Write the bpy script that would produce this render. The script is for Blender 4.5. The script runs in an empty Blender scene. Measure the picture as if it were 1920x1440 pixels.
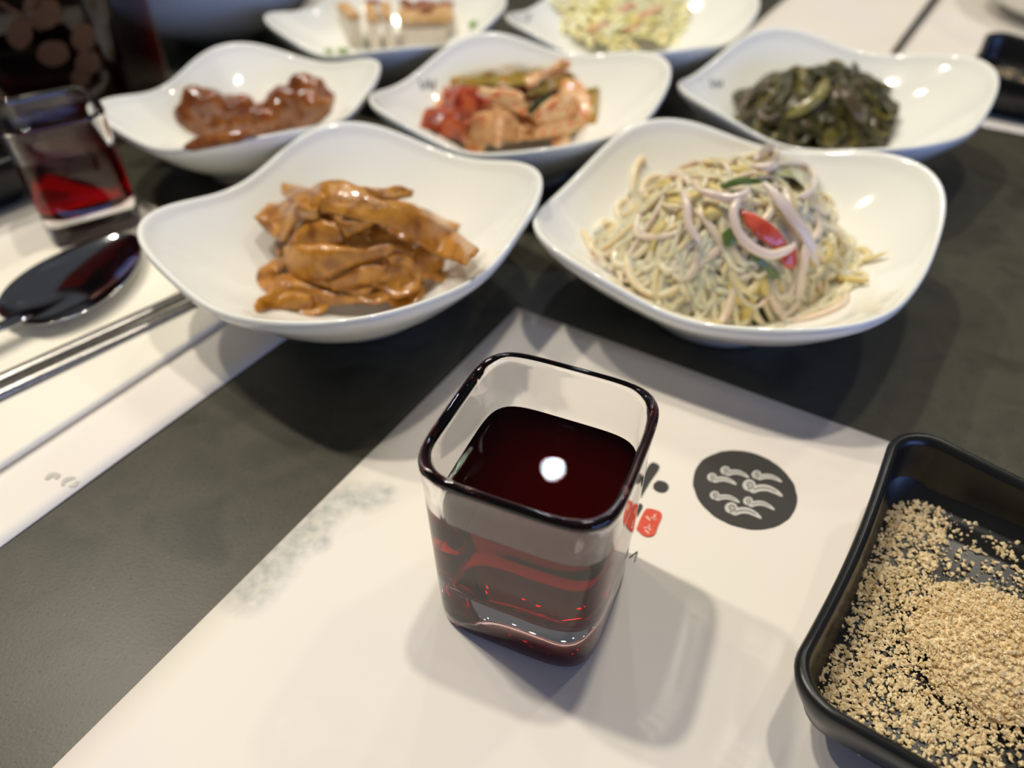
import bpy, bmesh, math, random
import numpy as np
from mathutils import Vector, noise as mn
random.seed(7)
rng = np.random.default_rng(7)
S = bpy.context.scene
COL = S.collection

# ------------------------------------------------------------------ camera
F, PITCH, CH = 1400.0, math.radians(42.3), 0.195
cam = bpy.data.cameras.new('camera'); co = bpy.data.objects.new('camera', cam); COL.objects.link(co)
co.location = (0, 0, CH); co.rotation_euler = (math.radians(90) - PITCH, 0, 0)
cam.sensor_width = 36; cam.lens = 36 * F / 1920
cam.clip_start = 0.01; cam.clip_end = 30
cam.dof.use_dof = True; cam.dof.focus_distance = 0.197; cam.dof.aperture_fstop = 7.0
S.camera = co
# ------------------------------------------------------------------ look, world, lamps
S.view_settings.view_transform = 'Standard'; S.view_settings.look = 'None'
S.view_settings.exposure = -0.04; S.view_settings.gamma = 1; S.view_settings.use_curve_mapping = False
S.cycles.use_denoising = True
S.cycles.max_bounces = 16; S.cycles.transmission_bounces = 14; S.cycles.transparent_max_bounces = 24
S.cycles.diffuse_bounces = 4; S.cycles.glossy_bounces = 6
S.cycles.sample_clamp_indirect = 6.0; S.cycles.blur_glossy = 0.3
w = bpy.data.worlds.new('world'); S.world = w; w.use_nodes = True
w.node_tree.nodes['Background'].inputs[0].default_value = (0.86, 0.90, 1.0, 1)
w.node_tree.nodes['Background'].inputs[1].default_value = 0.09

def lamp(name, direction, dist, radius, E, color, target=(0.0, 0.2, 0.0)):
    d = Vector(direction).normalized()
    L = bpy.data.lights.new(name, 'AREA'); L.shape = 'DISK'; L.size = radius * 2
    L.energy = E * math.pi * dist * dist; L.color = color
    o = bpy.data.objects.new(name, L); COL.objects.link(o)
    o.location = Vector(target) + d * dist
    o.rotation_euler = d.to_track_quat('Z', 'Y').to_euler()
    return o
WARM = (1.0, 0.915, 0.77)
lamp('ceiling_spot', (-.295, .19, .937), 1.6, .035, 1.22, WARM)
lamp('ceiling_spot', (-.495, .32, .81), 1.9, .035, 0.80, WARM)
lamp('ceiling_spot', (.06, .628, .776), 2.2, .027, 0.14, (.85, .93, 1.0))
lamp('ceiling_spot', (.10, .12, .97), 1.6, .035, 0.85, WARM)
lamp('ceiling_spot', (.95, .75, 1.5), 2.3, .05, 0.24, WARM)
lamp('ceiling_spot', (-.75, .9, 1.8), 2.6, .05, 0.14, WARM)
lamp('ceiling_spot', (.45, 1.3, 2.0), 2.8, .05, 0.14, WARM)
# added unseen blue fill light, low behind the camera, tinting the bowl undersides
fill = bpy.data.lights.new('blue_fill_light', 'AREA'); fill.shape = 'RECTANGLE'; fill.size = 1.6; fill.size_y = .5
fill.energy = 13.0; fill.color = (.24, .40, 1.0)
so = bpy.data.objects.new('blue_fill_light', fill); COL.objects.link(so)
so.location = (1.3, -1.2, .38); so.rotation_euler = Vector((.75, -1.0, .15)).to_track_quat('Z', 'Y').to_euler()

# ------------------------------------------------------------------ helpers
def U(px, py, z=0.0):
    """point of height z seen at a photograph pixel"""
    X = (px - 960) / F; Y = -(py - 720) / F
    d = (X, math.cos(PITCH) + Y * math.sin(PITCH), -math.sin(PITCH) + Y * math.cos(PITCH))
    t = (z - CH) / d[2]
    return Vector((d[0] * t, d[1] * t, z))
def hit(px, py, hf, lift=0.0):
    """march along the sight line to the surface hf(x, y)"""
    X = (px - 960) / F; Y = -(py - 720) / F
    d = Vector((X, math.cos(PITCH) + Y * math.sin(PITCH), -math.sin(PITCH) + Y * math.cos(PITCH)))
    t = 0.1
    for _ in range(1500):
        p = Vector((0, 0, CH)) + d * t
        if p.z <= hf(p.x, p.y) + lift: break
        t += 0.0005
    return p
def srgb(r, g, b):
    f = lambda c: (c / 255 / 12.92) if c / 255 <= .04045 else ((c / 255 + .055) / 1.055) ** 2.4
    return (f(r), f(g), f(b), 1)

def mat(name, cols, rough=.4, scale=60, detail=4, bump=0, bscale=200, spec=.5, sss=0, sssr=.004, metal=0, coat=0, dist=.5, trans=0, ior=1.45, stops=None, bdist=.001):
    m = bpy.data.materials.new(name); m.use_nodes = True
    N = m.node_tree.nodes; L = m.node_tree.links; b = N['Principled BSDF']
    tc = N.new('ShaderNodeTexCoord')
    if len(cols) == 1: b.inputs['Base Color'].default_value = cols[0]
    else:
        n = N.new('ShaderNodeTexNoise'); n.inputs['Scale'].default_value = scale; n.inputs['Detail'].default_value = detail
        n.inputs['Distortion'].default_value = dist
        r = N.new('ShaderNodeValToRGB'); L.new(tc.outputs['Object'], n.inputs['Vector']); L.new(n.outputs['Fac'], r.inputs['Fac'])
        k = len(cols); st = stops or [.32 + .36 * i / (k - 1) for i in range(k)]
        while len(r.color_ramp.elements) < k: r.color_ramp.elements.new(.5)
        for e, s_, c in zip(r.color_ramp.elements, st, cols): e.position = s_; e.color = c
        L.new(r.outputs[0], b.inputs['Base Color'])
    b.inputs['Roughness'].default_value = rough; b.inputs['Specular IOR Level'].default_value = spec
    b.inputs['Metallic'].default_value = metal; b.inputs['Coat Weight'].default_value = coat; b.inputs['Coat Roughness'].default_value = .08
    b.inputs['IOR'].default_value = ior; b.inputs['Transmission Weight'].default_value = trans
    if sss:
        b.inputs['Subsurface Weight'].default_value = sss; b.inputs['Subsurface Scale'].default_value = sssr
        b.inputs['Subsurface Radius'].default_value = (1, .6, .4)
    if bump:
        n2 = N.new('ShaderNodeTexNoise'); n2.inputs['Scale'].default_value = bscale; n2.inputs['Detail'].default_value = 3
        L.new(tc.outputs['Object'], n2.inputs['Vector'])
        bp = N.new('ShaderNodeBump'); bp.inputs['Strength'].default_value = bump; bp.inputs['Distance'].default_value = bdist
        L.new(n2.outputs['Fac'], bp.inputs['Height']); L.new(bp.outputs[0], b.inputs['Normal'])
    return m

def obj(name, verts, faces, m, parent=None, smooth=True, mats=None, fm=None):
    me = bpy.data.meshes.new(name); me.from_pydata([tuple(v) for v in verts], [], faces); me.update()
    for x in (mats or [m]): me.materials.append(x)
    if fm is not None: me.polygons.foreach_set('material_index', fm)
    if smooth: me.polygons.foreach_set('use_smooth', [True] * len(me.polygons))
    o = bpy.data.objects.new(name, me); COL.objects.link(o)
    if parent: o.parent = parent; o.matrix_parent_inverse = parent.matrix_world.inverted()
    return o
def recenter(o):
    me = o.data; n = len(me.vertices); a = np.empty(n * 3); me.vertices.foreach_get('co', a); a = a.reshape(-1, 3)
    c = np.array([(a[:, 0].min() + a[:, 0].max()) / 2, (a[:, 1].min() + a[:, 1].max()) / 2, a[:, 2].min()])
    me.vertices.foreach_set('co', (a - c).ravel()); o.location = c
    me.update(); return o
def tag(o, label, cat, group=None, kind=None):
    o['label'] = label; o['category'] = cat
    if group: o['group'] = group
    if kind: o['kind'] = kind
    return o
def empty(name, loc, rz=0):
    o = bpy.data.objects.new(name, None); COL.objects.link(o); o.location = loc; o.rotation_euler = (0, 0, rz)
    o.empty_display_size = .01; bpy.context.view_layer.update(); return o
def loft(rings, close_start=True, close_end=True):
    """rings of equal length -> verts, faces"""
    n = len(rings[0]); V = [tuple(p) for r in rings for p in r]; Fc = []
    for i in range(len(rings) - 1):
        for j in range(n):
            a = i * n + j; b = i * n + (j + 1) % n
            Fc.append((a, b, b + n, a + n))
    if close_start: Fc.append(tuple(reversed(range(n))))
    if close_end: Fc.append(tuple(range((len(rings) - 1) * n, len(rings) * n)))
    return V, Fc
def catmull(P, n):
    P = [Vector(p) for p in P]
    if len(P) < 3:
        return [P[0].lerp(P[-1], i / (n - 1)) for i in range(n)]
    Q = [P[0] * 2 - P[1]] + P + [P[-1] * 2 - P[-2]]; out = []
    for i in range(n):
        u = i / (n - 1) * (len(P) - 1); k = min(int(u), len(P) - 2); t = u - k
        a, b, c, d = Q[k], Q[k + 1], Q[k + 2], Q[k + 3]
        out.append(.5 * ((2 * b) + (c - a) * t + (2 * a - 5 * b + 4 * c - d) * t * t + (-a + 3 * b - 3 * c + d) * t ** 3))
    return out
def tube(P, radii, sides=8, flat=1.0, up=(0, 0, 1)):
    """swept tube; flat<1 squashes it along the local up"""
    rings = []
    for i, p in enumerate(P):
        t = (P[min(i + 1, len(P) - 1)] - P[max(i - 1, 0)]).normalized()
        s = t.cross(Vector(up)); s = s.normalized() if s.length > 1e-4 else Vector((1, 0, 0))
        u_ = s.cross(t).normalized(); r = radii[i] if hasattr(radii, '__len__') else radii
        rings.append([p + s * (math.cos(a) * r) + u_ * (math.sin(a) * r * flat) for a in [2 * math.pi * k / sides for k in range(sides)]])
    return loft(rings)
def join(parts):
    V, Fc = [], []
    for v, f in parts:
        o = len(V); V += list(v); Fc += [tuple(i + o for i in q) for q in f]
    return V, Fc

# ------------------------------------------------------------------ table and papers
def flat_poly(name, pts, z0, z1, m, parent=None):
    n = len(pts); V = [(p[0], p[1], z1) for p in pts] + [(p[0], p[1], z0) for p in pts]
    Fc = [tuple(range(n)), tuple(reversed(range(n, 2 * n)))] + [((i + 1) % n, i, i + n, (i + 1) % n + n) for i in range(n)]
    a = sum(pts[i][0] * pts[(i + 1) % n][1] - pts[(i + 1) % n][0] * pts[i][1] for i in range(n))
    if a < 0: Fc = [tuple(reversed(f)) for f in Fc]
    return obj(name, V, Fc, m, parent, smooth=False)

table_m = mat('table_stone', [srgb(58, 56, 46), srgb(74, 72, 60), srgb(66, 64, 52)], rough=.36, scale=38, detail=6, bump=.03, bscale=900, spec=.38)
def speckle(m, scale, lo, hi, col):
    N = m.node_tree.nodes; L = m.node_tree.links; b = N['Principled BSDF']
    src = b.inputs['Base Color'].links[0].from_socket
    n = N.new('ShaderNodeTexNoise'); n.inputs['Scale'].default_value = scale; n.inputs['Detail'].default_value = 2
    tc = N.new('ShaderNodeTexCoord'); L.new(tc.outputs['Object'], n.inputs['Vector'])
    r = N.new('ShaderNodeMapRange'); r.inputs['From Min'].default_value = lo; r.inputs['From Max'].default_value = hi
    L.new(n.outputs['Fac'], r.inputs['Value'])
    mx = N.new('ShaderNodeMix'); mx.data_type = 'RGBA'; mx.inputs[7].default_value = col
    L.new(r.outputs[0], mx.inputs[0]); L.new(src, mx.inputs[6]); L.new(mx.outputs[2], b.inputs['Base Color'])
speckle(table_m, 1100, .62, .70, srgb(36, 36, 32))
speckle(table_m, 700, .70, .76, srgb(104, 102, 90))
tb = empty('dining_table', (0.1, .55, 0))
tag(tb, 'dark grey speckled stone dining table top under all the dishes', 'table')
r_ = .012
V = []; prof = [(0, -.03), (0, -r_ * .3), (r_ * .3, 0)]
rings = []
for ins, z in prof:
    rings.append([(-.9 + ins, -.35 + ins, z), (1.1 - ins, -.35 + ins, z), (1.1 - ins, 1.45 - ins, z), (-.9 + ins, 1.45 - ins, z)])
v, f = loft(rings); obj('tabletop', v, f, table_m, tb, smooth=False)
under = [(-.85, -.3), (1.05, -.3), (1.05, 1.4), (-.85, 1.4)]
wood = mat('under_wood', [srgb(40, 34, 30)], rough=.6)
flat_poly('support_frame', [(x * .8 + .02, y * .8 + .1) for x, y in under], -.09, -.03, wood, tb)

def dirv(deg): return Vector((math.cos(math.radians(deg)), math.sin(math.radians(deg)), 0))
def rect(corner, a, la, b, lb):
    c = Vector((corner[0], corner[1], 0)); A = dirv(a) * la; B = dirv(b) * lb
    return [c, c + A, c + A + B, c + B]
def sheet_paper(name, q, z, th, m, nx=40, ny=40, amp=.0006, seed=0):
    """paper as a gently wavy thin sheet"""
    V = []; 
    for k in (1, 0):
        for i in range(nx + 1):
            for j in range(ny + 1):
                u_, v_ = i / nx, j / ny
                p = q[0] * (1 - u_) * (1 - v_) + q[1] * u_ * (1 - v_) + q[2] * u_ * v_ + q[3] * (1 - u_) * v_
                wv = (mn.noise(Vector((p.x * 14 + seed, p.y * 14, 0))) + .5) * amp
                V.append((p.x, p.y, z + max(0, wv) + k * th))
    st = (nx + 1) * (ny + 1); Fc = []
    for i in range(nx):
        for j in range(ny):
            a = i * (ny + 1) + j; Fc.append((a, a + ny + 1, a + ny + 2, a + 1))
            a += st; Fc.append((a, a + 1, a + ny + 2, a + ny + 1))
    e = [i * (ny + 1) for i in range(nx + 1)] + [nx * (ny + 1) + j for j in range(1, ny + 1)] + [i * (ny + 1) + ny for i in range(nx - 1, -1, -1)] + [j for j in range(ny - 1, 0, -1)]
    for k in range(len(e)):
        a, b = e[k], e[(k + 1) % len(e)]; Fc.append((b, a, a + st, b + st))
    A = (q[1] - q[0]).cross(q[3] - q[0]).z
    if A < 0: Fc = [tuple(reversed(x)) for x in Fc]
    return obj(name, V, Fc, m, None)

paper_m = mat('placemat_paper', [srgb(238, 230, 222), srgb(241, 235, 224), srgb(240, 232, 228)], rough=.55, scale=9, detail=2, bump=.08, bscale=60, spec=.35)
# faded grey ink wash printed along the left edge of the near placemat
def ink_wash(m, pts, col):
    N = m.node_tree.nodes; L = m.node_tree.links; b = N['Principled BSDF']
    tc = N.new('ShaderNodeTexCoord'); acc = None
    for (x, y, r) in pts:
        d = N.new('ShaderNodeVectorMath'); d.operation = 'DISTANCE'; d.inputs[1].default_value = (x, y, 0)
        L.new(tc.outputs['Object'], d.inputs[0])
        mr = N.new('ShaderNodeMapRange'); mr.inputs['From Min'].default_value = r; mr.inputs['From Max'].default_value = r * .35
        L.new(d.outputs['Value'], mr.inputs['Value'])
        if acc is None: acc = mr.outputs[0]
        else:
            mx = N.new('ShaderNodeMath'); mx.operation = 'MAXIMUM'; L.new(acc, mx.inputs[0]); L.new(mr.outputs[0], mx.inputs[1]); acc = mx.outputs[0]
    n = N.new('ShaderNodeTexNoise'); n.inputs['Scale'].default_value = 300; n.inputs['Detail'].default_value = 6
    L.new(tc.outputs['Object'], n.inputs['Vector'])
    r = N.new('ShaderNodeMapRange'); r.inputs['From Min'].default_value = .3; r.inputs['From Max'].default_value = .72
    r.inputs['To Min'].default_value = .3; r.inputs['To Max'].default_value = 1
    L.new(n.outputs['Fac'], r.inputs['Value'])
    mu = N.new('ShaderNodeMath'); mu.operation = 'MULTIPLY'; L.new(acc, mu.inputs[0]); L.new(r.outputs[0], mu.inputs[1])
    mx = N.new('ShaderNodeMix'); mx.data_type = 'RGBA'; mx.inputs[7].default_value = col
    src = b.inputs['Base Color'].links[0].from_socket
    L.new(mu.outputs[0], mx.inputs[0]); L.new(src, mx.inputs[6]); L.new(mx.outputs[2], b.inputs['Base Color'])
near_m = paper_m.copy(); near_m.name = 'near_placemat_paper'
wash = [(470, 1105, .011), (510, 1060, .011), (550, 1025, .009), (590, 985, .009), (620, 960, .008), (650, 935, .008), (690, 935, .008), (720, 930, .006), (560, 1075, .006)]
wp = []
for k in range(len(wash) - 1):
    for t in (0, .5):
        a, b_ = wash[k], wash[k + 1]
        if k == 7 and t: continue
        if k == 7: continue
        wp.append(tuple(a[i] * (1 - t) + b_[i] * t for i in range(3)))
wp.append(wash[-2]); wp.append((600, 1020, .005))
ink_wash(near_m, [(*U(a, b_)[:2], r) for a, b_, r in wp], srgb(184, 186, 182))

MA, MB = -121.33, -31.31
mat1 = sheet_paper('paper_placemat', rect(U(970, 578), MA, .30, MB, .40), .0001, .0002, near_m, amp=.0004)
tag(mat1, 'near white paper placemat with round black printed emblem, under the centre shot glass', 'placemat')
ink_m = mat('black_ink', [srgb(56, 54, 50)], rough=.6)
red_m = mat('red_ink', [srgb(214, 70, 48), srgb(224, 92, 66)], rough=.6, scale=900)
white_ink = mat('pale_ink', [srgb(205, 202, 196)], rough=.6)
ZI = .00085
# emblem disc
pp = [U(1160 + a / 5.053, 820 + b_ / 5.053) for a, b_ in ((690, 500), (1130, 150), (1690, 590), (1300, 875), (860, 200), (1500, 270), (760, 640), (1560, 830), (1000, 790))]
A = np.array([[2 * p.x, 2 * p.y, 1] for p in pp]); bb = np.array([p.x ** 2 + p.y ** 2 for p in pp])
cx, cy, cc = np.linalg.lstsq(A, bb, rcond=None)[0]; rad = math.sqrt(cc + cx * cx + cy * cy)
circ = [(cx + (rad + .00022 * mn.noise(Vector((math.cos(t) * 6, math.sin(t) * 6, 0)))) * math.cos(t), cy + (rad + .00022 * mn.noise(Vector((math.cos(t) * 6, math.sin(t) * 6, 0)))) * math.sin(t)) for t in [2 * math.pi * i / 90 for i in range(90)]]
flat_poly('printed_emblem', circ, ZI - .0002, ZI, ink_m, mat1)
for hx, hy, tx, ty, k in ((880, 395, 1110, 465, 1), (1005, 330, 1230, 400, 1), (1300, 370, 1540, 440, 1), (1230, 470, 1545, 575, 1.35), (905, 565, 1140, 635, 1), (1220, 620, 1470, 705, 1), (1060, 685, 1345, 785, 1.3)):
    L_, D_ = tx - hx, ty - hy
    ctrl = [(.02, .10), (.12, .42), (.30, .26), (.55, .28), (.80, .60), (1, 1)]
    body = [(hx + L_ * p.x, hy + D_ * p.y) for p in catmull([Vector((a_, b_, 0)) for a_, b_ in ctrl], 22)]
    bw = [(19 * math.sin(math.pi * min(1, .25 + .75 * (i / 21))) ** .6 + 5) * k for i in range(22)]
    def stroke(pl, wd, z):
        Vv = []
        for i in range(len(pl)):
            x0, y0 = pl[i]; a = pl[max(i - 1, 0)]; b2 = pl[min(i + 1, len(pl) - 1)]
            dx, dy = b2[0] - a[0], b2[1] - a[1]; l = math.hypot(dx, dy) or 1; w0 = wd[i]
            for sg_ in (1, -1):
                q = U(1160 + (x0 - dy / l * w0 * sg_) / 5.053, 820 + (y0 + dx / l * w0 * sg_) / 5.053); Vv.append((q.x, q.y, z))
        return Vv, [(2 * i, 2 * i + 1, 2 * i + 3, 2 * i + 2) for i in range(len(pl) - 1)]
    hd_ = [(hx + (46 * k) * math.cos(2 * math.pi * i / 28), hy + (40 * k) * math.sin(2 * math.pi * i / 28)) for i in range(28)]
    hv = [tuple(U(1160 + x / 5.053, 820 + y / 5.053))[:2] + (ZI + .0001,) for x, y in hd_]
    prts = [stroke(body, bw, ZI + .00012), (hv, [tuple(range(28))])]
    sp = [(hx + (6 + 25 * i / 23) * k * math.cos(.6 + 7.6 * i / 23), hy + (5 + 22 * i / 23) * k * math.sin(.6 + 7.6 * i / 23)) for i in range(24)]
    dk = [stroke(sp, [3.6 * k] * 24, ZI + .00022), stroke(body[5:18], [2.6 * k] * 13, ZI + .00022)]
    v, f = join(dk); obj('printed_line', v, f, ink_m, mat1, smooth=False)
    v, f = join(prts); obj('printed_curl', v, f, white_ink, mat1, smooth=False)
def pxpoly(name, pts, m, z=ZI, parent=mat1, sx=5.053, ox=1160, oy=820):
    q = catmull([Vector((a, b_, 0)) for a, b_ in pts + [pts[0]]], len(pts) * 5)[:-1]
    return flat_poly(name, [tuple(U(ox + p.x / sx, oy + p.y / sx))[:2] for p in q], z - .0002, z, m, parent)
pxpoly('printed_dot', [(325, 460), (370, 425), (440, 440), (472, 485), (440, 530), (380, 532), (330, 500)], ink_m)
pxpoly('printed_stroke', [(205, 590), (215, 500), (250, 340), (310, 255), (380, 280), (370, 330), (300, 430)], ink_m)
pxpoly('printed_stroke', [(170, 770), (175, 690), (195, 640), (225, 665), (200, 720)], ink_m)
pxpoly('printed_stroke', [(-60, 520), (40, 420), (170, 400), (190, 430), (60, 480), (-50, 560)], ink_m)
pxpoly('printed_stroke', [(-90, 640), (0, 600), (120, 590), (130, 630), (0, 660), (-80, 680)], ink_m)
pxpoly('printed_seal', [(165, 880), (200, 790), (250, 700), (300, 690), (390, 720), (405, 770), (370, 850), (340, 930), (280, 955), (220, 935)], red_m)
pxpoly('printed_seal', [(98, 890), (115, 760), (140, 655), (170, 655), (160, 760), (135, 900), (115, 910)], red_m)
for a in ([(95, 1148), (170, 1092), (176, 1098), (108, 1152)], [(170, 1092), (178, 1095), (152, 1192), (144, 1190)]):
    flat_poly('printed_stroke', [tuple(U(1160 + x / 5.053, 820 + y / 5.053))[:2] for x, y in a], ZI - .0002, ZI, ink_m, mat1)
sealw = mat('seal_relief', [srgb(240, 190, 170)], rough=.6)
for a in ([(250, 770), (265, 760), (300, 800), (290, 810)], [(330, 750), (350, 740), (340, 800), (325, 800)], [(230, 870), (290, 860), (290, 872), (235, 880)], [(280, 840), (292, 840), (300, 900), (285, 900)], [(240, 900), (255, 890), (290, 925), (280, 932)], [(300, 770), (360, 790), (355, 798), (300, 780)]):
    flat_poly('printed_character', [tuple(U(1160 + x / 5.053, 820 + y / 5.053))[:2] for x, y in a], ZI - .0001, ZI + .0001, sealw, mat1)

mat2 = sheet_paper('paper_placemat', rect((-.0723, .2748), -122.67, .34, 147.3, .30), .0001, .0002, paper_m, amp=.0004, seed=5)
tag(mat2, 'left white paper placemat whose edge passes under the fish cake bowl', 'placemat')
grey_ink = mat('faded_ink', [srgb(196, 192, 184)], rough=.6)
pxpoly('printed_mark', [(545, 515), (590, 460), (660, 440), (740, 465), (690, 520), (640, 490), (590, 525)], grey_ink, parent=mat2, sx=6.4, ox=0, oy=820)
pxpoly('printed_mark', [(740, 590), (770, 520), (850, 490), (920, 500), (860, 530), (800, 560), (780, 600)], grey_ink, parent=mat2, sx=6.4, ox=0, oy=820)
pxpoly('printed_mark', [(830, 600), (880, 585), (920, 550), (960, 545), (920, 610), (850, 615)], grey_ink, parent=mat2, sx=6.4, ox=0, oy=820)
napkin_m = mat('napkin_paper', [srgb(248, 243, 230), srgb(245, 240, 225)], rough=.8, scale=20, bump=.12, bscale=500, spec=.2)
nap = sheet_paper('paper_napkin', rect((-.1164 + .02, .2588 + .031), -123.0, .33, 147, .115), .0012, .0016, napkin_m, amp=.0008, seed=9)
tag(nap, 'folded cream paper napkin under the steel spoon and chopsticks', 'napkin')
mat3 = sheet_paper('paper_placemat', rect((.137, .548), -31.3, .40, 58.7, .34), .0001, .0002, paper_m, amp=.0004, seed=11)
tag(mat3, 'far right white paper placemat beyond the seaweed bowl, under a dark chopstick', 'placemat')
mat4 = sheet_paper('paper_placemat', rect((-.182, .658), 58, .30, 148, .30), .0001, .0002, paper_m, amp=.0004, seed=15)
tag(mat4, 'far left white paper placemat at the top edge behind the tofu bowl', 'placemat')

# ------------------------------------------------------------------ white square bowls
SH = [0.0754, 0.0443, 0.0226, -0.0227, -0.0231, 0.038, -0.0107, 0.0136, 0.0666, -0.0143, 0.0117, -0.0333, -0.0046, -0.0014, 0.0045, -0.0029, 0.0482, -0.0056, 0.0071, -0.0026]
def rim(th):
    r = 1; z = SH[1]
    for i, k in enumerate((1, 2, 3, 4)):
        r += SH[2 + 2 * i] * math.cos(k * th) + SH[3 + 2 * i] * math.sin(k * th)
        z += .1 * (SH[10 + 2 * i] * math.cos(k * th) + SH[11 + 2 * i] * math.sin(k * th))
    r += SH[18] * math.cos(8 * th) + SH[19] * math.sin(8 * th)
    return SH[0] * r, z
ZF = .0065
def prof(s): return 0 if s < .30 else ((s - .30) / .70) ** 1.55
porcelain = mat('white_porcelain', [srgb(247, 248, 241)], rough=.07, spec=.5, coat=.3)
NB = 120
def bowl_mesh():
    rings = []; ths = [2 * math.pi * j / NB for j in range(NB)]
    def ring(s, dz=0, dr=0, tot=None):
        out = []
        for th in ths:
            r, z = rim(th); w_ = min(1, max(0, (s - .35) / .5)); w_ = w_ * w_ * (3 - 2 * w_)
            rr = (SH[0] * .93 * (1 - w_) + r * w_) * s + dr
            out.append((rr * math.cos(th), rr * math.sin(th), ZF + (z - ZF) * prof(s) + dz))
        return out
    foot = lambda R, z: [(R * math.cos(t), R * math.sin(t), z) for t in ths]
    rings.append(foot(.028, .002)); rings.append(foot(.0282, .0003)); rings.append(foot(.0295, 0)); rings.append(foot(.0312, .0002)); rings.append(foot(.032, .0025))
    for s in (.47, .52, .58, .65, .72, .8, .87, .93, .97):
        rings.append(ring(s, -.0034, .0012))
    rings.append(ring(.985, -.0022, .0016)); rings.append(ring(.995, -.0012, .0012)); rings.append(ring(1.0, -.0003, .0006)); rings.append(ring(1.0, .0001, -.0004))
    rings.append(ring(.985, .0002, -.0006))
    for s in (.965, .93, .87, .8, .72, .64, .56, .48, .42, .36, .31, .25, .15, .05):
        rings.append(ring(s))
    return loft(rings)
bv, bf = bowl_mesh()
bowl_me = None
BOWLS = {}
class B: pass
def bowl(key, x, y, rot, label, sc=1.0):
    global bowl_me
    if bowl_me is None:
        o = obj('side_dish_bowl', bv, bf, porcelain); bowl_me = o
    else:
        o = bowl_me.copy(); COL.objects.link(o)
    o.location = (x, y, 0.0004); o.rotation_euler = (0, 0, rot % (2 * math.pi)); o.scale = (sc, sc, sc)
    tag(o, label, 'bowl', 'white side dish bowls')
    b = B(); b.x, b.y, b.rot, b.sc, b.o = x, y, rot, sc, o
    def hf(px, py, b=b):
        dx, dy = (px - b.x) / b.sc, (py - b.y) / b.sc; rr = math.hypot(dx, dy); th = math.atan2(dy, dx) - b.rot
        r, z = rim(th); s = rr / r
        if s > 1.0: return -1
        return (ZF + (z - ZF) * prof(s)) * b.sc + .0004
    b.hf = hf; BOWLS[key] = b
    bpy.context.view_layer.update()
    return b
b1 = bowl('b1', -.0667, .2704, 6.5328, 'front left white wavy square bowl holding brown braised fish cake')
b2 = bowl('b2', .0893, .2667, 1.8903, 'front right white wavy square bowl holding pale bean sprouts')
b3 = bowl('b3', .0040, .3992, 1.9146, 'middle white wavy square bowl holding red cabbage kimchi', .97)
b4 = bowl('b4', -.1440, .4020, 6.6862, 'white wavy square bowl behind left shot glass holding glossy reddish brown lumps', .93)
b5 = bowl('b5', .1700, .3996, 1.7656, 'right white wavy square bowl holding dark green seaweed stems')
b6 = bowl('b6', .0771, .5253, 1.8122, 'rear white wavy square bowl holding pale yellow salad')
b7 = bowl('b7', -.0850, .5320, 1.7826, 'rear white wavy square bowl holding sliced white tofu', .95)
logo_m = mat('printed_grey_mark', [srgb(130, 132, 138)], rough=.3)
def bowl_mark(b, px, py, w_, h_):
    prts = []
    for k, (ax, ay, bx, by) in enumerate(((-1, -1, -.6, .9), (-.5, .9, -.1, -.8), (.05, -.9, .15, .9), (.2, .8, .65, -.2), (.65, .9, .75, -.9), (-.9, 0, .7, .1))):
        q = []
        for (x, y) in ((ax, ay), (bx, by)):
            for dd in (-.12, .12):
                p = hit(px + (x + dd) * w_, py + y * h_, b.hf, .0004); q.append(p)
        prts.append((q, [(0, 1, 3, 2)]))
    v, f = join(prts); o = obj('printed_mark', v, f, logo_m, b.o, smooth=False); o['label'] = 'small grey printed mark near the bowl corner'
bowl_mark(b3, 803, 158, 17, 11); bowl_mark(b5, 1344, 156, 13, 9); bowl_mark(b6, 985, 26, 15, 18)

# ------------------------------------------------------------------ glass
def glass_mat(name, tint=(1, 1, 1, 1), ior=1.5):
    m = bpy.data.materials.new(name); m.use_nodes = True; N = m.node_tree.nodes; L = m.node_tree.links
    N.remove(N['Principled BSDF']); out = N['Material Output']
    g = N.new('ShaderNodeBsdfGlass'); g.inputs['IOR'].default_value = ior; g.inputs['Roughness'].default_value = 0; g.inputs['Color'].default_value = tint
    L.new(g.outputs[0], out.inputs['Surface'])
    return m
shot_glass_m = glass_mat('shot_glass', (.985, .98, .98, 1))
wet_m = glass_mat('wet_glass_wall', (.985, .98, .98, 1), ior=1.128)
def wine_mat(name, col, dens):
    """[surface, side] materials sharing one absorbing volume"""
    out2 = []
    for side in (0, 1):
        m = bpy.data.materials.new(name + ('_side' if side else '')); m.use_nodes = True; N = m.node_tree.nodes; L = m.node_tree.links
        N.remove(N['Principled BSDF']); out = N['Material Output']
        if side: g = N.new('ShaderNodeBsdfTransparent')
        else:
            g = N.new('ShaderNodeBsdfGlass'); g.inputs['IOR'].default_value = 1.35; g.inputs['Roughness'].default_value = 0
        if side: L.new(g.outputs[0], out.inputs['Surface'])
        else:
            t = N.new('ShaderNodeBsdfTransparent'); mx = N.new('ShaderNodeMixShader'); mx.inputs[0].default_value = .35
            L.new(g.outputs[0], mx.inputs[1]); L.new(t.outputs[0], mx.inputs[2]); L.new(mx.outputs[0], out.inputs['Surface'])
        vs = N.new('ShaderNodeVolumeScatter'); vs.inputs['Color'].default_value = (1, .05, .05, 1); vs.inputs['Density'].default_value = 22
        ad = N.new('ShaderNodeAddShader')
        va = N.new('ShaderNodeVolumeAbsorption'); va.inputs['Color'].default_value = col; va.inputs['Density'].default_value = dens
        L.new(va.outputs[0], ad.inputs[0]); L.new(vs.outputs[0], ad.inputs[1]); L.new(ad.outputs[0], out.inputs['Volume']); out2.append(m)
    return out2
wine_m = wine_mat('red_wine', (.95, .03, .04, 1), 480)
NG = 96
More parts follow.
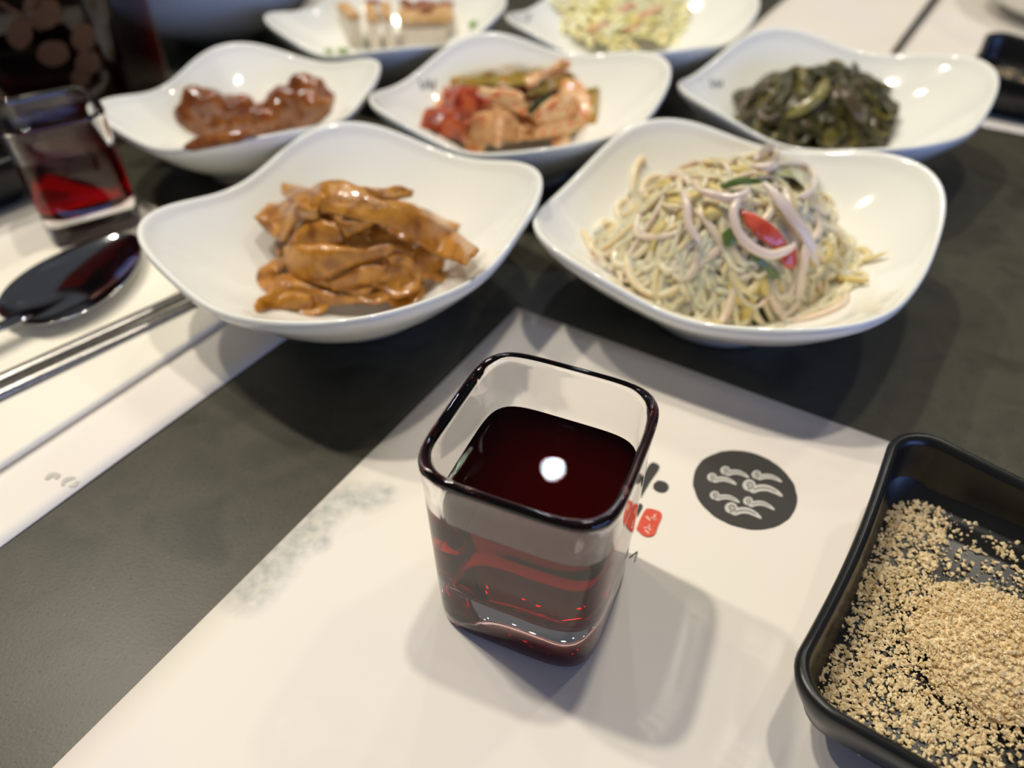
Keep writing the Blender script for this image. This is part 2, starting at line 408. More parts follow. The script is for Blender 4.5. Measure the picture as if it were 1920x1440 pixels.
def sring(a, n, z, wob=0, cx=0, cy=0):
    out = []
    for j in range(NG):
        th = 2 * math.pi * j / NG; c, s = math.cos(th), math.sin(th)
        r = a / (abs(c) ** n + abs(s) ** n) ** (1 / n)
        out.append((cx + r * c, cy + r * s, z))
    return out
def shot_glass(x, y, rot, sc, label, wlabel, level=.046):
    root = empty('shot_glass', (x, y, 0.0009), rot); root.scale = (sc * .98, sc * .98, sc * 1.05); bpy.context.view_layer.update()
    tag(root, label, 'glass', 'square shot glasses')
    H = .063
    R = [sring(.0195, 4, .0012), sring(.0215, 4.4, 0.0), sring(.0232, 4.6, .0003), sring(.0239, 4.8, .0016), sring(.0241, 5, .006), sring(.0241, 5.4, .015), sring(.0243, 5.6, .03), sring(.0246, 5.6, .045),
         sring(.0249, 5.4, .056), sring(.0254, 5.2, .0605), sring(.0255, 5, .0618), sring(.0251, 5, .0627), sring(.0244, 4.9, .063), sring(.0237, 4.8, .0628), sring(.0231, 4.8, .0618),
         sring(.0227, 5, .0600), sring(.0224, 5.2, .055), sring(.02205, 5.2, level - .0002), sring(.0215, 5.2, .030), sring(.0210, 5, .020), sring(.0200, 4.6, .0165), sring(.0180, 4, .0148), sring(.013, 3, .0138), sring(.006, 2.4, .0135)]
    v, f = loft(R)
    kr = [k for k in range(len(R) - 1) for _ in range(NG)] + [0, 99]
    g = obj('glass_body', v, f, None, None, mats=[shot_glass_m, wet_m], fm=[1 if (k >= 17 and k < 90) or k == 99 else 0 for k in kr]); g.parent = root
    W = [sring(.0063, 2.4, .01345), sring(.0132, 3, .0137), sring(.0182, 4, .0147), sring(.0202, 4.6, .0164), sring(.0212, 5, .020), sring(.02165, 5.2, .030), sring(.0221, 5.2, level - .0015), sring(.0222, 5.2, level), sring(.0216, 5.2, level - .0005), sring(.0208, 5.2, level - .0007), sring(.020, 5.2, level - .0007), sring(.010, 4, level - .0007)]
    v, f = loft(W)
    wv = obj('wine', v, f, None, mats=wine_m, fm=[1 if k < 7 else 0 for k in range(len(W) - 1) for _ in range(NG)] + [1, 0]); wv.location = (x, y, .0009); wv.rotation_euler = (0, 0, rot); wv.scale = (sc * .98, sc * .98, sc * 1.05)
    tag(wv, wlabel, 'drink')
    return root
shot_glass(.0073, .1250, 1.1675, 1.0, 'clear square shot glass standing in the centre of the near placemat', 'dark red wine filling the shot glass on the near placemat', .0465)
shot_glass(-.2110, .3335, .608, .90, 'clear square shot glass at the left beside the spoon bowl', 'dark red wine inside the left shot glass beside the spoon')

# ------------------------------------------------------------------ black sauce dishes
black_glaze = mat('black_glaze', [srgb(22, 23, 24), srgb(30, 31, 31)], rough=.28, scale=30, bump=.05, bscale=60, spec=.5)
def rrect(hx, hy, r, z, n=10, dzc=0):
    out = []
    for (sx, sy, a0) in ((1, 1, 0), (-1, 1, 90), (-1, -1, 180), (1, -1, 270)):
        for k in range(n + 1):
            a = math.radians(a0 + 90 * k / n)
            out.append((sx * (hx - r) + r * math.cos(a), sy * (hy - r) + r * math.sin(a), z + dzc))
        nx, ny = {(1, 1): (-1, 1), (-1, 1): (-1, -1), (-1, -1): (1, -1), (1, -1): (1, 1)}[(sx, sy)]
        p0 = out[-1]
        a = math.radians(a0 + 90); p1 = (nx * (hx - r) + r * math.cos(a), ny * (hy - r) + r * math.sin(a))
        for k in range(1, 12):
            t = k / 12; sag = math.sin(math.pi * t)
            x = p0[0] + (p1[0] - p0[0]) * t; y = p0[1] + (p1[1] - p0[1]) * t
            pull = .0018 * sag if z > .012 else .0003 * sag
            x -= pull * math.cos(a); y -= pull * math.sin(a)
            out.append((x, y, z + dzc - (.0028 * sag if z > .020 else 0)))
    return out
def sauce_dish(x, y, deg, label, hx=.060, hy=.0455, H=.0285):
    R = [rrect(hx - .017, hy - .017, .010, .0016), rrect(hx - .016, hy - .016, .011, 0), rrect(hx - .0135, hy - .0135, .012, .0004), rrect(hx - .0125, hy - .0125, .012, .004), rrect(hx - .008, hy - .008, .012, .008),
         rrect(hx - .0035, hy - .0035, .012, .014), rrect(hx - .0008, hy - .0008, .012, H - .006), rrect(hx, hy, .012, H - .002), rrect(hx - .0004, hy - .0004, .012, H - .0005),
         rrect(hx - .0016, hy - .0016, .011, H), rrect(hx - .0030, hy - .0030, .010, H - .0008), rrect(hx - .0036, hy - .0036, .010, H - .003), rrect(hx - .0045, hy - .0045, .009, .016), rrect(hx - .0056, hy - .0056, .008, .0105),
         rrect(hx - .0072, hy - .0072, .007, .0080), rrect(hx - .012, hy - .012, .006, .0073), rrect(.012, .010, .004, .0073)]
    v, f = loft(R); o = obj('sauce_dish', v, f, black_glaze)
    o.location = (x, y, .0009); o.rotation_euler = (0, 0, math.radians(deg)); tag(o, label, 'dish', 'black rectangular sauce dishes')
    return o
dd = math.radians(-34.5)
cBL, cFL = U(1683, 792, .028), U(1462, 1296, .028)
cd = (cFL - cBL); HYD = cd.length / 2; ang_d = math.degrees(math.atan2(cd.y, cd.x)) + 90
ctr = (cBL + cFL) / 2 + dirv(ang_d) * .060; DX, DY = ctr.x, ctr.y; print('dish', HYD, ang_d, DX, DY)
d1 = sauce_dish(DX, DY, ang_d, 'near black glazed rectangular sauce dish holding tan crumbly powder at lower right', hy=HYD)
d2o = Vector((-.236, .366, 0)) + dirv(143) * .0455 + dirv(-127) * .060
d2 = sauce_dish(d2o.x, d2o.y, 53, 'black glazed sauce dish at the left edge behind the left shot glass')
d3 = sauce_dish(.353, .475, -35, 'far black glazed sauce dish at upper right beside the seaweed bowl')

# tan crumbs of ground sesame: nobody could count them
crumb_m = mat('ground_sesame', [srgb(214, 184, 132), srgb(236, 212, 166), srgb(248, 234, 200)], rough=.6, scale=1500, detail=2, sss=.2, sssr=.001)
def crumbs(name, x, y, deg, mound, n, label, hx=.0522, hy=.0377, edge=1.0):
    V = np.empty((0, 3)); octa = np.array([(1, 0, 0), (-1, 0, 0), (0, 1, 0), (0, -1, 0), (0, 0, 1), (0, 0, -1)], float)
    of = [(0, 2, 4), (2, 1, 4), (1, 3, 4), (3, 0, 4), (2, 0, 5), (1, 2, 5), (3, 1, 5), (0, 3, 5)]
    Vs = []; Fs = []; c, s = math.cos(math.radians(deg)), math.sin(math.radians(deg)); cnt = 0; tries = 0
    mx, my = mound
    while cnt < n and tries < n * 30:
        tries += 1
        u_, v_ = rng.uniform(-hx, hx), rng.uniform(-hy, hy)
        d = math.hypot((u_ - mx) / .026, (v_ - my) / .023)
        h = max(0, 1 - d * d) * .0085
        p = mn.noise(Vector((u_ * 130, v_ * 130, 3))) * .5 + .5
        e = min((hx - abs(u_)) / .016, (hy - abs(v_)) / .010)
        bare = (v_ > .012 and u_ > -.035 + .0) or (v_ < -.020 and u_ > -.01)
        dens = 1 if d < 1 else max(.0, 1.5 - .55 * d) * (.45 + 1.2 * p)
        if u_ < -.030 and d > 1: dens = max(dens, .75 * (.4 + p))
        if bare and d > 1: dens *= .22
        if rng.uniform() > dens: continue
        if abs(u_) > hx - .006 and abs(v_) > hy - .006 and math.hypot(abs(u_) - hx + .006, abs(v_) - hy + .006) > .0058: continue
        sz = .00034 + .00062 * rng.uniform() ** 2.2 * (1.0 if d < 1.2 else 1.25)
        zz = .0073 + .0009 + h * rng.uniform(.72, 1.0) + sz * .5 + (rng.uniform(0, .0006) if d < 1.3 else 0)
        q = octa * (sz * rng.uniform(.6, 1.25, 3)) * rng.uniform(.8, 1.2, (6, 1))
        a = rng.uniform(0, 6.28); ca, sa = math.cos(a), math.sin(a); b_ = rng.uniform(0, 3.14); cb, sb = math.cos(b_), math.sin(b_)
        q = q @ np.array([[1, 0, 0], [0, cb, -sb], [0, sb, cb]]) @ np.array([[ca, -sa, 0], [sa, ca, 0], [0, 0, 1]])
        q[:, 2] = q[:, 2] + zz; X = q[:, 0] + u_; Y = q[:, 1] + v_
        q = np.stack([x + X * c - Y * s, y + X * s + Y * c, q[:, 2]], -1)
        Fs += [(i + 6 * cnt, j + 6 * cnt, k + 6 * cnt) for i, j, k in of]; Vs.append(q); cnt += 1
    # a fine base under the mound so it is one heap
    Vs = np.concatenate(Vs); base = len(Vs); G = 26; ex = []
    for i in range(G):
        for j in range(G * 2):
            rr = i / (G - 1); a = math.pi * j / G
            wb = .84 + .16 * mn.noise(Vector((math.cos(a) * 2.5, math.sin(a) * 2.5, 4))); u_ = mx + math.cos(a) * rr * .026 * wb; v_ = my + math.sin(a) * rr * .023 * wb
            h = max(0, 1 - (rr * wb) ** 2) * .0082 - (.0008 if rr > .9 else 0) + .0004 * mn.noise(Vector((u_ * 1500, v_ * 1500, 0)))
            ex.append((x + u_ * c - v_ * s, y + u_ * s + v_ * c, .0009 + .0073 + h * .94))
    ff = [(base + i * G * 2 + j, base + (i + 1) * G * 2 + j, base + (i + 1) * G * 2 + (j + 1) % (G * 2), base + i * G * 2 + (j + 1) % (G * 2)) for i in range(G - 1) for j in range(G * 2)]
    o = obj(name, list(map(tuple, Vs)) + ex, Fs + ff, crumb_m, smooth=False)
    tag(o, label, 'seasoning', None, 'stuff'); return o
crumbs('ground_sesame', DX, DY, ang_d, (-.014, .000), 12500, 'tan ground sesame crumbs heaped in the near black sauce dish', hy=HYD - .0078)
crumbs('ground_sesame', .353, .475, -35, (-.01, .0), 2500, 'tan ground sesame in the far black dish at upper right')

# ------------------------------------------------------------------ food helpers
def mound(b, cx, cy, rx, ry, top, rot=0.0, p=1.0):
    c, s = math.cos(rot), math.sin(rot)
    def hf(x, y):
        dx, dy = x - cx, y - cy; u_ = (dx * c + dy * s) / rx; v_ = (-dx * s + dy * c) / ry
        d = u_ * u_ + v_ * v_; base = b.hf(x, y)
        if d >= 1: return base
        return max(base, .008 + (top - .008) * (1 - d) ** p)
    return hf
def subs(o, lv=1):
    m = o.modifiers.new('sub', 'SUBSURF'); m.levels = lv; m.render_levels = lv
    return o
def leaf(name, up, lo, hf, m, label, cat, group=None, thick=.002, nu=22, nv=7, wav=.0012, seed=0, curl=0.0, parent=None):
    """slice of food between two edge lines given along its outline; each point (px, py, lift)"""
    a = catmull([hit(p[0], p[1], hf, p[2]) for p in up], nu); b = catmull([hit(p[0], p[1], hf, p[2]) for p in lo], nu)
    G = []
    for i in range(nu):
        row = []
        for j in range(nv):
            t = j / (nv - 1); q = a[i].lerp(b[i], t)
            bow = math.sin(math.pi * t) * curl
            nz = mn.noise(q * 90 + Vector((seed * 3.1, seed, 0))) * wav + mn.noise(q * 260 + Vector((seed, 0, 5))) * wav * .45
            if i in (0, nu - 1): q = q + (a[i] - a[1 if i == 0 else nu - 2]) * .35 * mn.noise(q * 400 + Vector((seed, 9, 0)))
            row.append(q + Vector((0, -.35, 1)) * (bow + nz))
        G.append(row)
    # thickness along local normal
    T, Bt = [], []
    for i in range(nu):
        for j in range(nv):
            du = G[min(i + 1, nu - 1)][j] - G[max(i - 1, 0)][j]; dv = G[i][min(j + 1, nv - 1)] - G[i][max(j - 1, 0)][0:3] if False else G[i][min(j + 1, nv - 1)] - G[i][max(j - 1, 0)]
            n = du.cross(dv)
            n = n.normalized() if n.length > 1e-9 else Vector((0, 0, 1))
            if n.dot(Vector((0, -.8, .6))) < 0: n = -n
            T.append(G[i][j]); Bt.append(G[i][j] - n * thick)
    V = T + Bt; st = nu * nv; Fc = []
    for i in range(nu - 1):
        for j in range(nv - 1):
            q = i * nv + j; Fc.append((q, q + 1, q + nv + 1, q + nv)); q += st; Fc.append((q, q + nv, q + nv + 1, q + 1))
    e = [i * nv for i in range(nu)] + [(nu - 1) * nv + j for j in range(1, nv)] + [i * nv + nv - 1 for i in range(nu - 2, -1, -1)] + [j for j in range(nv - 2, 0, -1)]
    for k in range(len(e)):
        x, y = e[k], e[(k + 1) % len(e)]; Fc.append((x, y, y + st, x + st))
    o = obj(name, V, Fc, m, parent); recenter(o) if parent is None else None
    subs(o); 
    if parent is None: tag(o, label, cat, group)
    return o

# ------------------------------------------------------------------ strands
def strand_points(hf, cx, cy, rx, ry, length, n, layer, rot=0.0, bend=1.0):
    a = rng.uniform(0, 6.28); rr = math.sqrt(rng.uniform()) * .85
    x = cx + math.cos(a) * rr * rx; y = cy + math.sin(a) * rr * ry
    h = rng.uniform(0, 6.28); k = rng.uniform(-1, 1) * bend; P = []; step = length / n
    lift = layer * rng.uniform(-.006, .001)
    ph = rng.uniform(0, 6.28); amp = rng.uniform(0, .003)
    for i in range(n):
        u_, v_ = (x - cx) / rx, (y - cy) / ry
        if u_ * u_ + v_ * v_ > 1.0:           # turn back towards the middle of the heap
            ha = math.atan2(cy - y, cx - x); dlt = (ha - h + math.pi) % (2 * math.pi) - math.pi; h += max(-.5, min(.5, dlt))
        h += k * .22 + rng.normal() * .10
        x += math.cos(h) * step; y += math.sin(h) * step
        z = max(hf(x, y), .010) + lift + amp * math.sin(i / n * 7 + ph) + .001
        P.append([x, y, z])
    zs = [p[2] for p in P]
    for _ in range(2): zs = [(zs[max(i - 1, 0)] + zs[i] * 2 + zs[min(i + 1, n - 1)]) / 4 for i in range(n)]
    return [Vector((p[0], p[1], z)) for p, z in zip(P, zs)]
def dome(hf, cx, cy, rx, ry, drop, n=40):
    V = []; st = {}
    Fc = []
    for i in range(n):
        for j in range(n):
            x = cx + rx * (2 * i / (n - 1) - 1); y = cy + ry * (2 * j / (n - 1) - 1)
            V.append((x, y, max(hf(x, y), .014) - drop + .001 * mn.noise(Vector((x * 300, y * 300, 1)))))
    for i in range(n - 1):
        for j in range(n - 1):
            if ((2 * (i + .5) / (n - 1) - 1) ** 2 + (2 * (j + .5) / (n - 1) - 1) ** 2) < .97:
                a = i * n + j; Fc.append((a, a + n, a + n + 1, a + 1))
    return V, Fc
# ------------------------------------------------------------------ braised fish cake strips (front left bowl)
fish_m = mat('braised_fish_cake', [srgb(122, 70, 18), srgb(172, 114, 36), srgb(198, 140, 54), srgb(154, 96, 42)], rough=.3, scale=110, detail=6, bump=.5, bscale=520, coat=.35, sss=.25, sssr=.002, stops=[.3, .45, .6, .72])
c1 = U(680, 470, .02)
m1 = mound(b1, c1.x, c1.y + .004, .044, .034, .046, 0, .8)
G1 = 'strips of braised fish cake in the front left bowl'
def crop7(L, ox=440, oy=310, k=3.84): return [(ox + a / k, oy + b_ / k, c_) for a, b_, c_ in L]
fl = lambda up, lo, lab, **kw: leaf('fish_cake_strip', crop7(up), crop7(lo), m1, fish_m, lab, 'fish cake', G1, **kw)
fl([(560, 560, 0.0), (700, 480, 0.0), (900, 470, 0), (1150, 500, 0), (1320, 560, 0), (1500, 660, 0)], [(420, 860, -.001), (620, 900, -.001), (900, 950, -.001), (1150, 900, -.001), (1350, 850, 0), (1540, 740, 0)], 'brown fish cake strips packed deep in the middle of the fish cake pile', seed=1, curl=.004, thick=.004, wav=.003)
fl([(350, 760, .001), (520, 830, .001), (800, 940, .001), (1100, 930, .001), (1350, 860, .001)], [(180, 1040, 0), (420, 1040, 0), (700, 1030, 0), (1000, 980, 0), (1400, 900, 0)], 'low fish cake strip along the near rim of the front left bowl', seed=2, curl=.003, thick=.003)
fl([(165, 770, .003), (280, 790, .002), (440, 830, .002), (640, 900, .002), (760, 960, .001)], [(230, 860, .002), (330, 900, .002), (440, 960, .001), (620, 1000, .001), (740, 1010, .001)], 'pointed fish cake strip sticking out at the lower left of the pile', seed=3, wav=.0015)
fl([(180, 960, .003), (280, 900, .004), (420, 880, .004), (560, 930, .003)], [(180, 1060, .001), (290, 1040, .001), (420, 1050, .001), (580, 1060, .001)], 'small curled fish cake piece lowest at the left of the pile', seed=4, curl=.004)
fl([(420, 560, .003), (450, 440, .004), (560, 370, .005), (660, 400, .005), (740, 480, .005)], [(380, 640, .003), (480, 640, .006), (620, 600, .006), (760, 580, .006), (800, 560, .004)], 'yellowish folded fish cake piece under the crest of the pile', seed=5, curl=.003)
fl([(350, 560, .004), (460, 560, .006), (640, 560, .007), (900, 600, .006), (1180, 600, .004), (1330, 620, .002)], [(370, 760, .003), (460, 820, .005), (620, 840, .006), (820, 740, .006), (1100, 680, .004), (1300, 700, .002)], 'wide glossy fish cake strip crossing the front of the pile', seed=6, curl=.004, wav=.002)
fl([(690, 860, .004), (840, 790, .005), (980, 750, .005), (1110, 740, .004)], [(700, 920, .002), (840, 880, .003), (1000, 850, .003), (1100, 790, .002)], 'short rolled fish cake piece low in the pile with a sparkle', seed=7, curl=.004)
fl([(1090, 670, .004), (1180, 650, .005), (1280, 670, .005), (1310, 740, .004)], [(1120, 730, .002), (1200, 730, .003), (1260, 780, .003), (1300, 870, .002)], 'fish cake piece curled over at the middle right of the pile', seed=8, curl=.003)
fl([(780, 900, .004), (900, 900, .004), (1000, 880, .003)], [(900, 980, .003), (940, 960, .003), (990, 920, .002)], 'small bright orange fish cake corner near the rim', seed=9, nu=12)
fl([(350, 120, .010), (470, 140, .010), (620, 180, .009), (700, 260, .007)], [(330, 220, .010), (440, 270, .009), (560, 320, .008), (640, 360, .007)], 'square ended fish cake strip at the upper left of the pile', seed=10, curl=.002)
fl([(140, 400, .009), (220, 290, .010), (340, 240, .010), (480, 270, .009), (600, 330, .008)], [(180, 450, .008), (290, 530, .007), (350, 540, .007), (430, 420, .008), (600, 400, .008)], 'fish cake piece jutting out at the left of the pile', seed=11, curl=.003, wav=.0025)
fl([(700, 330, .005), (780, 380, .007), (900, 400, .007), (1020, 410, .006)], [(740, 470, .004), (800, 530, .005), (880, 490, .006), (1000, 450, .005)], 'folded fish cake loop under the long top strip', seed=12, curl=.003)
fl([(880, 150, .008), (1060, 160, .009), (1200, 150, .010), (1300, 190, .010)], [(900, 220, .007), (1060, 240, .008), (1180, 240, .009), (1280, 205, .010)], 'narrow fish cake tip standing up behind the crest', seed=13)
fl([(1150, 290, .003), (1340, 290, .003), (1480, 360, .003), (1620, 420, .003)], [(1150, 380, .002), (1320, 400, .002), (1480, 440, .002), (1610, 470, .002)], 'fish cake strip behind the long top strip at the right', seed=14)
fl([(520, 180, .006), (620, 110, .007), (740, 95, .008), (900, 140, .010), (1040, 240, .012), (1220, 300, .013), (1400, 370, .013), (1600, 470, .013), (1770, 600, .012)], [(540, 330, .007), (640, 330, .009), (760, 360, .010), (900, 390, .012), (1050, 420, .012), (1200, 480, .013), (1350, 570, .013), (1500, 660, .013), (1640, 710, .012)], 'long flat fish cake strip lying across the top of the pile', seed=15, nu=34, wav=.0012, curl=.001)

sprout_m = [mat('bean_sprout', [srgb(226, 208, 172), srgb(240, 228, 200)], rough=.25, scale=60, sss=.6, sssr=.004, coat=.35),
            mat('bean_sprout_yellow', [srgb(224, 204, 156), srgb(236, 220, 180)], rough=.25, scale=60, sss=.6, sssr=.004, coat=.35),
            mat('bean_sprout_pink', [srgb(222, 200, 178), srgb(234, 216, 198)], rough=.25, scale=60, sss=.6, sssr=.004, coat=.35)]
head_m = mat('sprout_head', [srgb(208, 186, 110), srgb(222, 204, 140)], rough=.3, scale=200, sss=.3, sssr=.001)
for i in range(26):
    P = strand_points(m1, c1.x, c1.y + .003, .036, .026, rng.uniform(.03, .05), 12, .8, bend=.8)
    P = [Vector((p.x, p.y, max(p.z - .0045, b1.hf(p.x, p.y) + .0015))) for p in P]
    v, f = tube(P, [rng.uniform(.0045, .0065) * k for k in (.8, 1, 1, 1, 1, 1, 1, 1, 1, 1, 1, .8)], 10, .28)
    o = recenter(obj('fish_cake_strip', v, f, fish_m)); subs(o)
    tag(o, 'brown fish cake strip buried inside the pile in the front left bowl', 'fish cake', 'buried fish cake strips')
c2 = U(1360, 470, .022)
m2 = mound(b2, c2.x, c2.y + .004, .054, .043, .056, 0.1, .62)
GS = 'bean sprouts tangled in the front right bowl'
for i in range(270):
    L = rng.uniform(.030, .056); n = 14
    low = i < 90
    P = strand_points(m2, c2.x, c2.y + (-.002 if low else .001),   .052 if low else .042, .040 if low else .032, L, n, .6, bend=1.4)
    if low: P = [p - Vector((0, 0, .002)) for p in P]
    P = [Vector((p.x, p.y, max(p.z, b2.hf(p.x, p.y) + .0012))) for p in P]
    r0 = rng.uniform(.0010, .0019); R = [r0 * (.35 + .65 * min(1, (k + 1) / 4)) for k in range(n)]
    hd = rng.uniform() < .18
    if hd: R[-3], R[-2], R[-1] = r0 * 1.3, r0 * 1.7, r0 * .9
    v, f = tube(P, R, 7)
    mm = sprout_m[int(rng.choice(3, p=[.5, .28, .22]))]
    fm = [1 if (hd and k // 7 >= n - 4) else 0 for k in range((n - 1) * 7)] + [0, 1 if hd else 0]
    o = recenter(obj('bean_sprout', v, f, None, mats=[mm, head_m], fm=fm))
    tag(o, 'pale bean sprout tangled in the heap in the front right bowl', 'bean sprout', GS)
prts = []
for i in range(260):
    P = strand_points(m2, c2.x, c2.y + .002, .050, .038, rng.uniform(.03, .05), 12, .6, bend=1.4)
    P = [Vector((p.x, p.y, max(p.z - .0035, b2.hf(p.x, p.y) + .001))) for p in P]
    prts.append(tube(P, rng.uniform(.0014, .0022), 6))
prts.append(dome(m2, c2.x, c2.y + .003, .040, .032, .0055)); v, f = join(prts); o = obj('packed_sprouts', v, f, sprout_m[0]); tag(o, 'dense inner mass of pale bean sprouts beneath the top ones', 'bean sprout', None, 'stuff')
# garnish in the sprouts
def ptube(name, pts, hf, r, m, label, cat, group=None, flat=1.0, n=18, sides=8, taper=True):
    P = catmull([hit(a, b_, hf, c_) for a, b_, c_ in pts], n)
    R = [r * (min(1, .35 + 3.2 * min(k, n - 1 - k) / n) if taper else 1) for k in range(n)]
    v, f = tube(P, R, sides, flat, up=(0, -.6, .8)); o = recenter(obj(name, v, f, m)); tag(o, label, cat, group); return o
red_pep = mat('red_chili', [srgb(196, 66, 42), srgb(220, 100, 74)], rough=.2, scale=150, coat=.5, sss=.2, sssr=.002)
scallion_m = mat('green_scallion', [srgb(70, 92, 44), srgb(112, 132, 70)], rough=.25, scale=120, coat=.4)
onion_m = mat('onion_slice', [srgb(222, 204, 190), srgb(234, 220, 208)], rough=.2, scale=60, coat=.4, sss=.6, sssr=.004)
pale_green = mat('pale_green_scallion', [srgb(170, 176, 116), srgb(194, 198, 146)], rough=.2, scale=80, coat=.4, sss=.3, sssr=.002)
def crop3(L, ox=980, oy=200, k=2.3415): return [(ox + a / k, oy + b_ / k, c_) for a, b_, c_ in L]
leaf('red_chili_slice', crop3([(950, 440, .006), (1030, 480, .007), (1110, 530, .007), (1170, 600, .006)]), crop3([(980, 520, .006), (1020, 560, .007), (1070, 600, .007), (1130, 630, .006)]), m2, red_pep, 'red chili slice lying inside the pale onion ring on the sprouts', 'chili', thick=.0016, nv=4)
leaf('red_chili_slice', crop3([(1130, 650, .006), (1170, 630, .006), (1205, 620, .006)]), crop3([(1150, 700, .005), (1180, 720, .005), (1205, 700, .005)]), m2, red_pep, 'small red chili slice just below the onion ring', 'chili', thick=.0014, nv=4)
ptube('onion_ring', crop3([(1000, 350, .007), (950, 400, .008), (925, 470, .009), (950, 560, .009), (1010, 620, .009), (1090, 650, .009), (1170, 625, .009), (1195, 600, .008)]), m2, .0019, onion_m, 'curved pale onion slice around the red chili slice', 'onion', n=28)
ptube('onion_slice', crop3([(1060, 330, .008), (1120, 400, .009), (1180, 480, .009), (1240, 560, .009), (1270, 640, .008), (1300, 700, .006)]), m2, .0026, onion_m, 'thick pale onion slice running down right of the red chili', 'onion', flat=.5)
ptube('onion_slice', crop3([(1240, 590, .009), (1235, 680, .009), (1215, 780, .007), (1200, 890, .004)]), m2, .0018, onion_m, 'straight pale onion stick hanging down toward the near rim', 'onion')
ptube('onion_slice', crop3([(1020, 230, .006), (1080, 180, .006), (1120, 210, .006), (1090, 260, .006), (1000, 260, .005)]), m2, .0022, onion_m, 'pale onion curl on the very top of the sprouts', 'onion', flat=.7)
ptube('onion_slice', crop3([(1130, 250, .005), (1220, 250, .006), (1280, 300, .006), (1260, 370, .006), (1210, 400, .006)]), m2, .0016, onion_m, 'pale onion hoop at the upper right of the sprouts', 'onion')
ptube('onion_slice', crop3([(700, 360, .006), (720, 430, .007), (730, 520, .007), (780, 600, .006)]), m2, .0017, onion_m, 'pale vertical onion strip at the middle left of the sprouts', 'onion')
ptube('onion_slice', crop3([(760, 360, .007), (850, 390, .008), (930, 400, .008), (1000, 370, .008)]), m2, .0018, onion_m, 'pale onion strip leading left from the onion ring', 'onion')
leaf('scallion_slice', crop3([(860, 340, .006), (940, 310, .007), (1040, 310, .007)]), crop3([(880, 360, .005), (960, 345, .006), (1060, 330, .006)]), m2, scallion_m, 'green scallion slice near the top of the sprouts', 'scallion', thick=.0008, nv=4)
leaf('scallion_slice', crop3([(870, 560, .006), (900, 540, .007), (930, 535, .007)]), crop3([(880, 620, .005), (910, 620, .006), (940, 600, .006)]), m2, scallion_m, 'dark green scallion slice left of the onion ring', 'scallion', thick=.0008, nv=4, nu=10)
leaf('scallion_slice', crop3([(990, 640, .006), (1060, 670, .007), (1120, 720, .007), (1140, 750, .005)]), crop3([(1000, 660, .006), (1040, 700, .006), (1090, 750, .006), (1130, 760, .005)]), m2, scallion_m, 'long green scallion slice below the onion ring', 'scallion', thick=.0008, nv=4)
leaf('scallion_slice', crop3([(1100, 250, .005), (1170, 230, .006), (1240, 280, .006)]), crop3([(1110, 300, .004), (1180, 310, .005), (1240, 350, .005)]), m2, pale_green, 'pale green scallion slice at the upper right of the sprouts', 'scallion', thick=.001, nv=4)
ptube('bean_sprout', crop3([(1450, 690, .002), (1520, 670, .003), (1600, 640, .004)]), b2.hf, .0010, sprout_m[1], 'lone bean sprout tail pointing right, off the heap', 'bean sprout', None)
ptube('bean_sprout', crop3([(1290, 700, .003), (1330, 740, .003), (1420, 760, .003), (1520, 765, .003)]), b2.hf, .0016, head_m, 'yellow headed bean sprout lying right of the heap', 'bean sprout', None)
ptube('bean_sprout', crop3([(260, 530, .002), (290, 600, .002), (330, 670, .002)]), b2.hf, .0011, sprout_m[1], 'lone bean sprout at the far left of the heap', 'bean sprout', None)

juice_m = mat('dressing', [srgb(226, 216, 160)], rough=.04, trans=.7, ior=1.33)
def juice(name, b, cx, cy, rx, ry, z, m, label):
    V = [(cx, cy, z)]; n = 48
    for i in range(n):
        t = 2 * math.pi * i / n; k = 1 + .08 * mn.noise(Vector((math.cos(t) * 2, math.sin(t) * 2, cx * 50)))
        V.append((cx + rx * k * math.cos(t), cy + ry * k * math.sin(t), z - .0006))
    V += [(x, y, z - .0025) for x, y, _ in V[:]]
    Fc = [(0, 1 + i, 1 + (i + 1) % n) for i in range(n)] + [(n + 1, n + 2 + (i + 1) % n, n + 2 + i) for i in range(n)] + [(1 + i, n + 2 + i, n + 2 + (i + 1) % n, 1 + (i + 1) % n) for i in range(n)]
    o = obj(name, V, Fc, m); tag(o, label, 'sauce', None, 'stuff'); return o
juice('dressing', b2, c2.x + .002, c2.y - .006, .037, .030, .0125, juice_m, 'thin yellowish dressing pooled under the bean sprouts')

# ------------------------------------------------------------------ kimchi
kim_red = mat('kimchi_red', [srgb(112, 32, 16), srgb(150, 52, 26), srgb(190, 96, 50), srgb(132, 50, 32)], rough=.2, scale=110, bump=.3, bscale=500, coat=.6, sss=.2, sssr=.002)
kim_pale = mat('kimchi_pale', [srgb(200, 84, 38), srgb(222, 160, 104), srgb(232, 200, 150), srgb(214, 120, 66)], rough=.2, scale=170, bump=.3, bscale=500, coat=.6, sss=.3, sssr=.003, stops=[.3, .42, .58, .7])
kim_green = mat('kimchi_green', [srgb(128, 92, 22), srgb(160, 138, 50), srgb(186, 120, 44)], rough=.2, scale=90, bump=.3, bscale=400, coat=.6, sss=.2, sssr=.002)
kim_dark = mat('kimchi_dark_green', [srgb(40, 52, 22), srgb(62, 70, 34)], rough=.2, coat=.5)
c3 = U(955, 210, .022)
m3 = mound(b3, c3.x, c3.y + .004, .044, .036, .040, 0, .7)
G3 = 'kimchi pieces in the middle bowl'
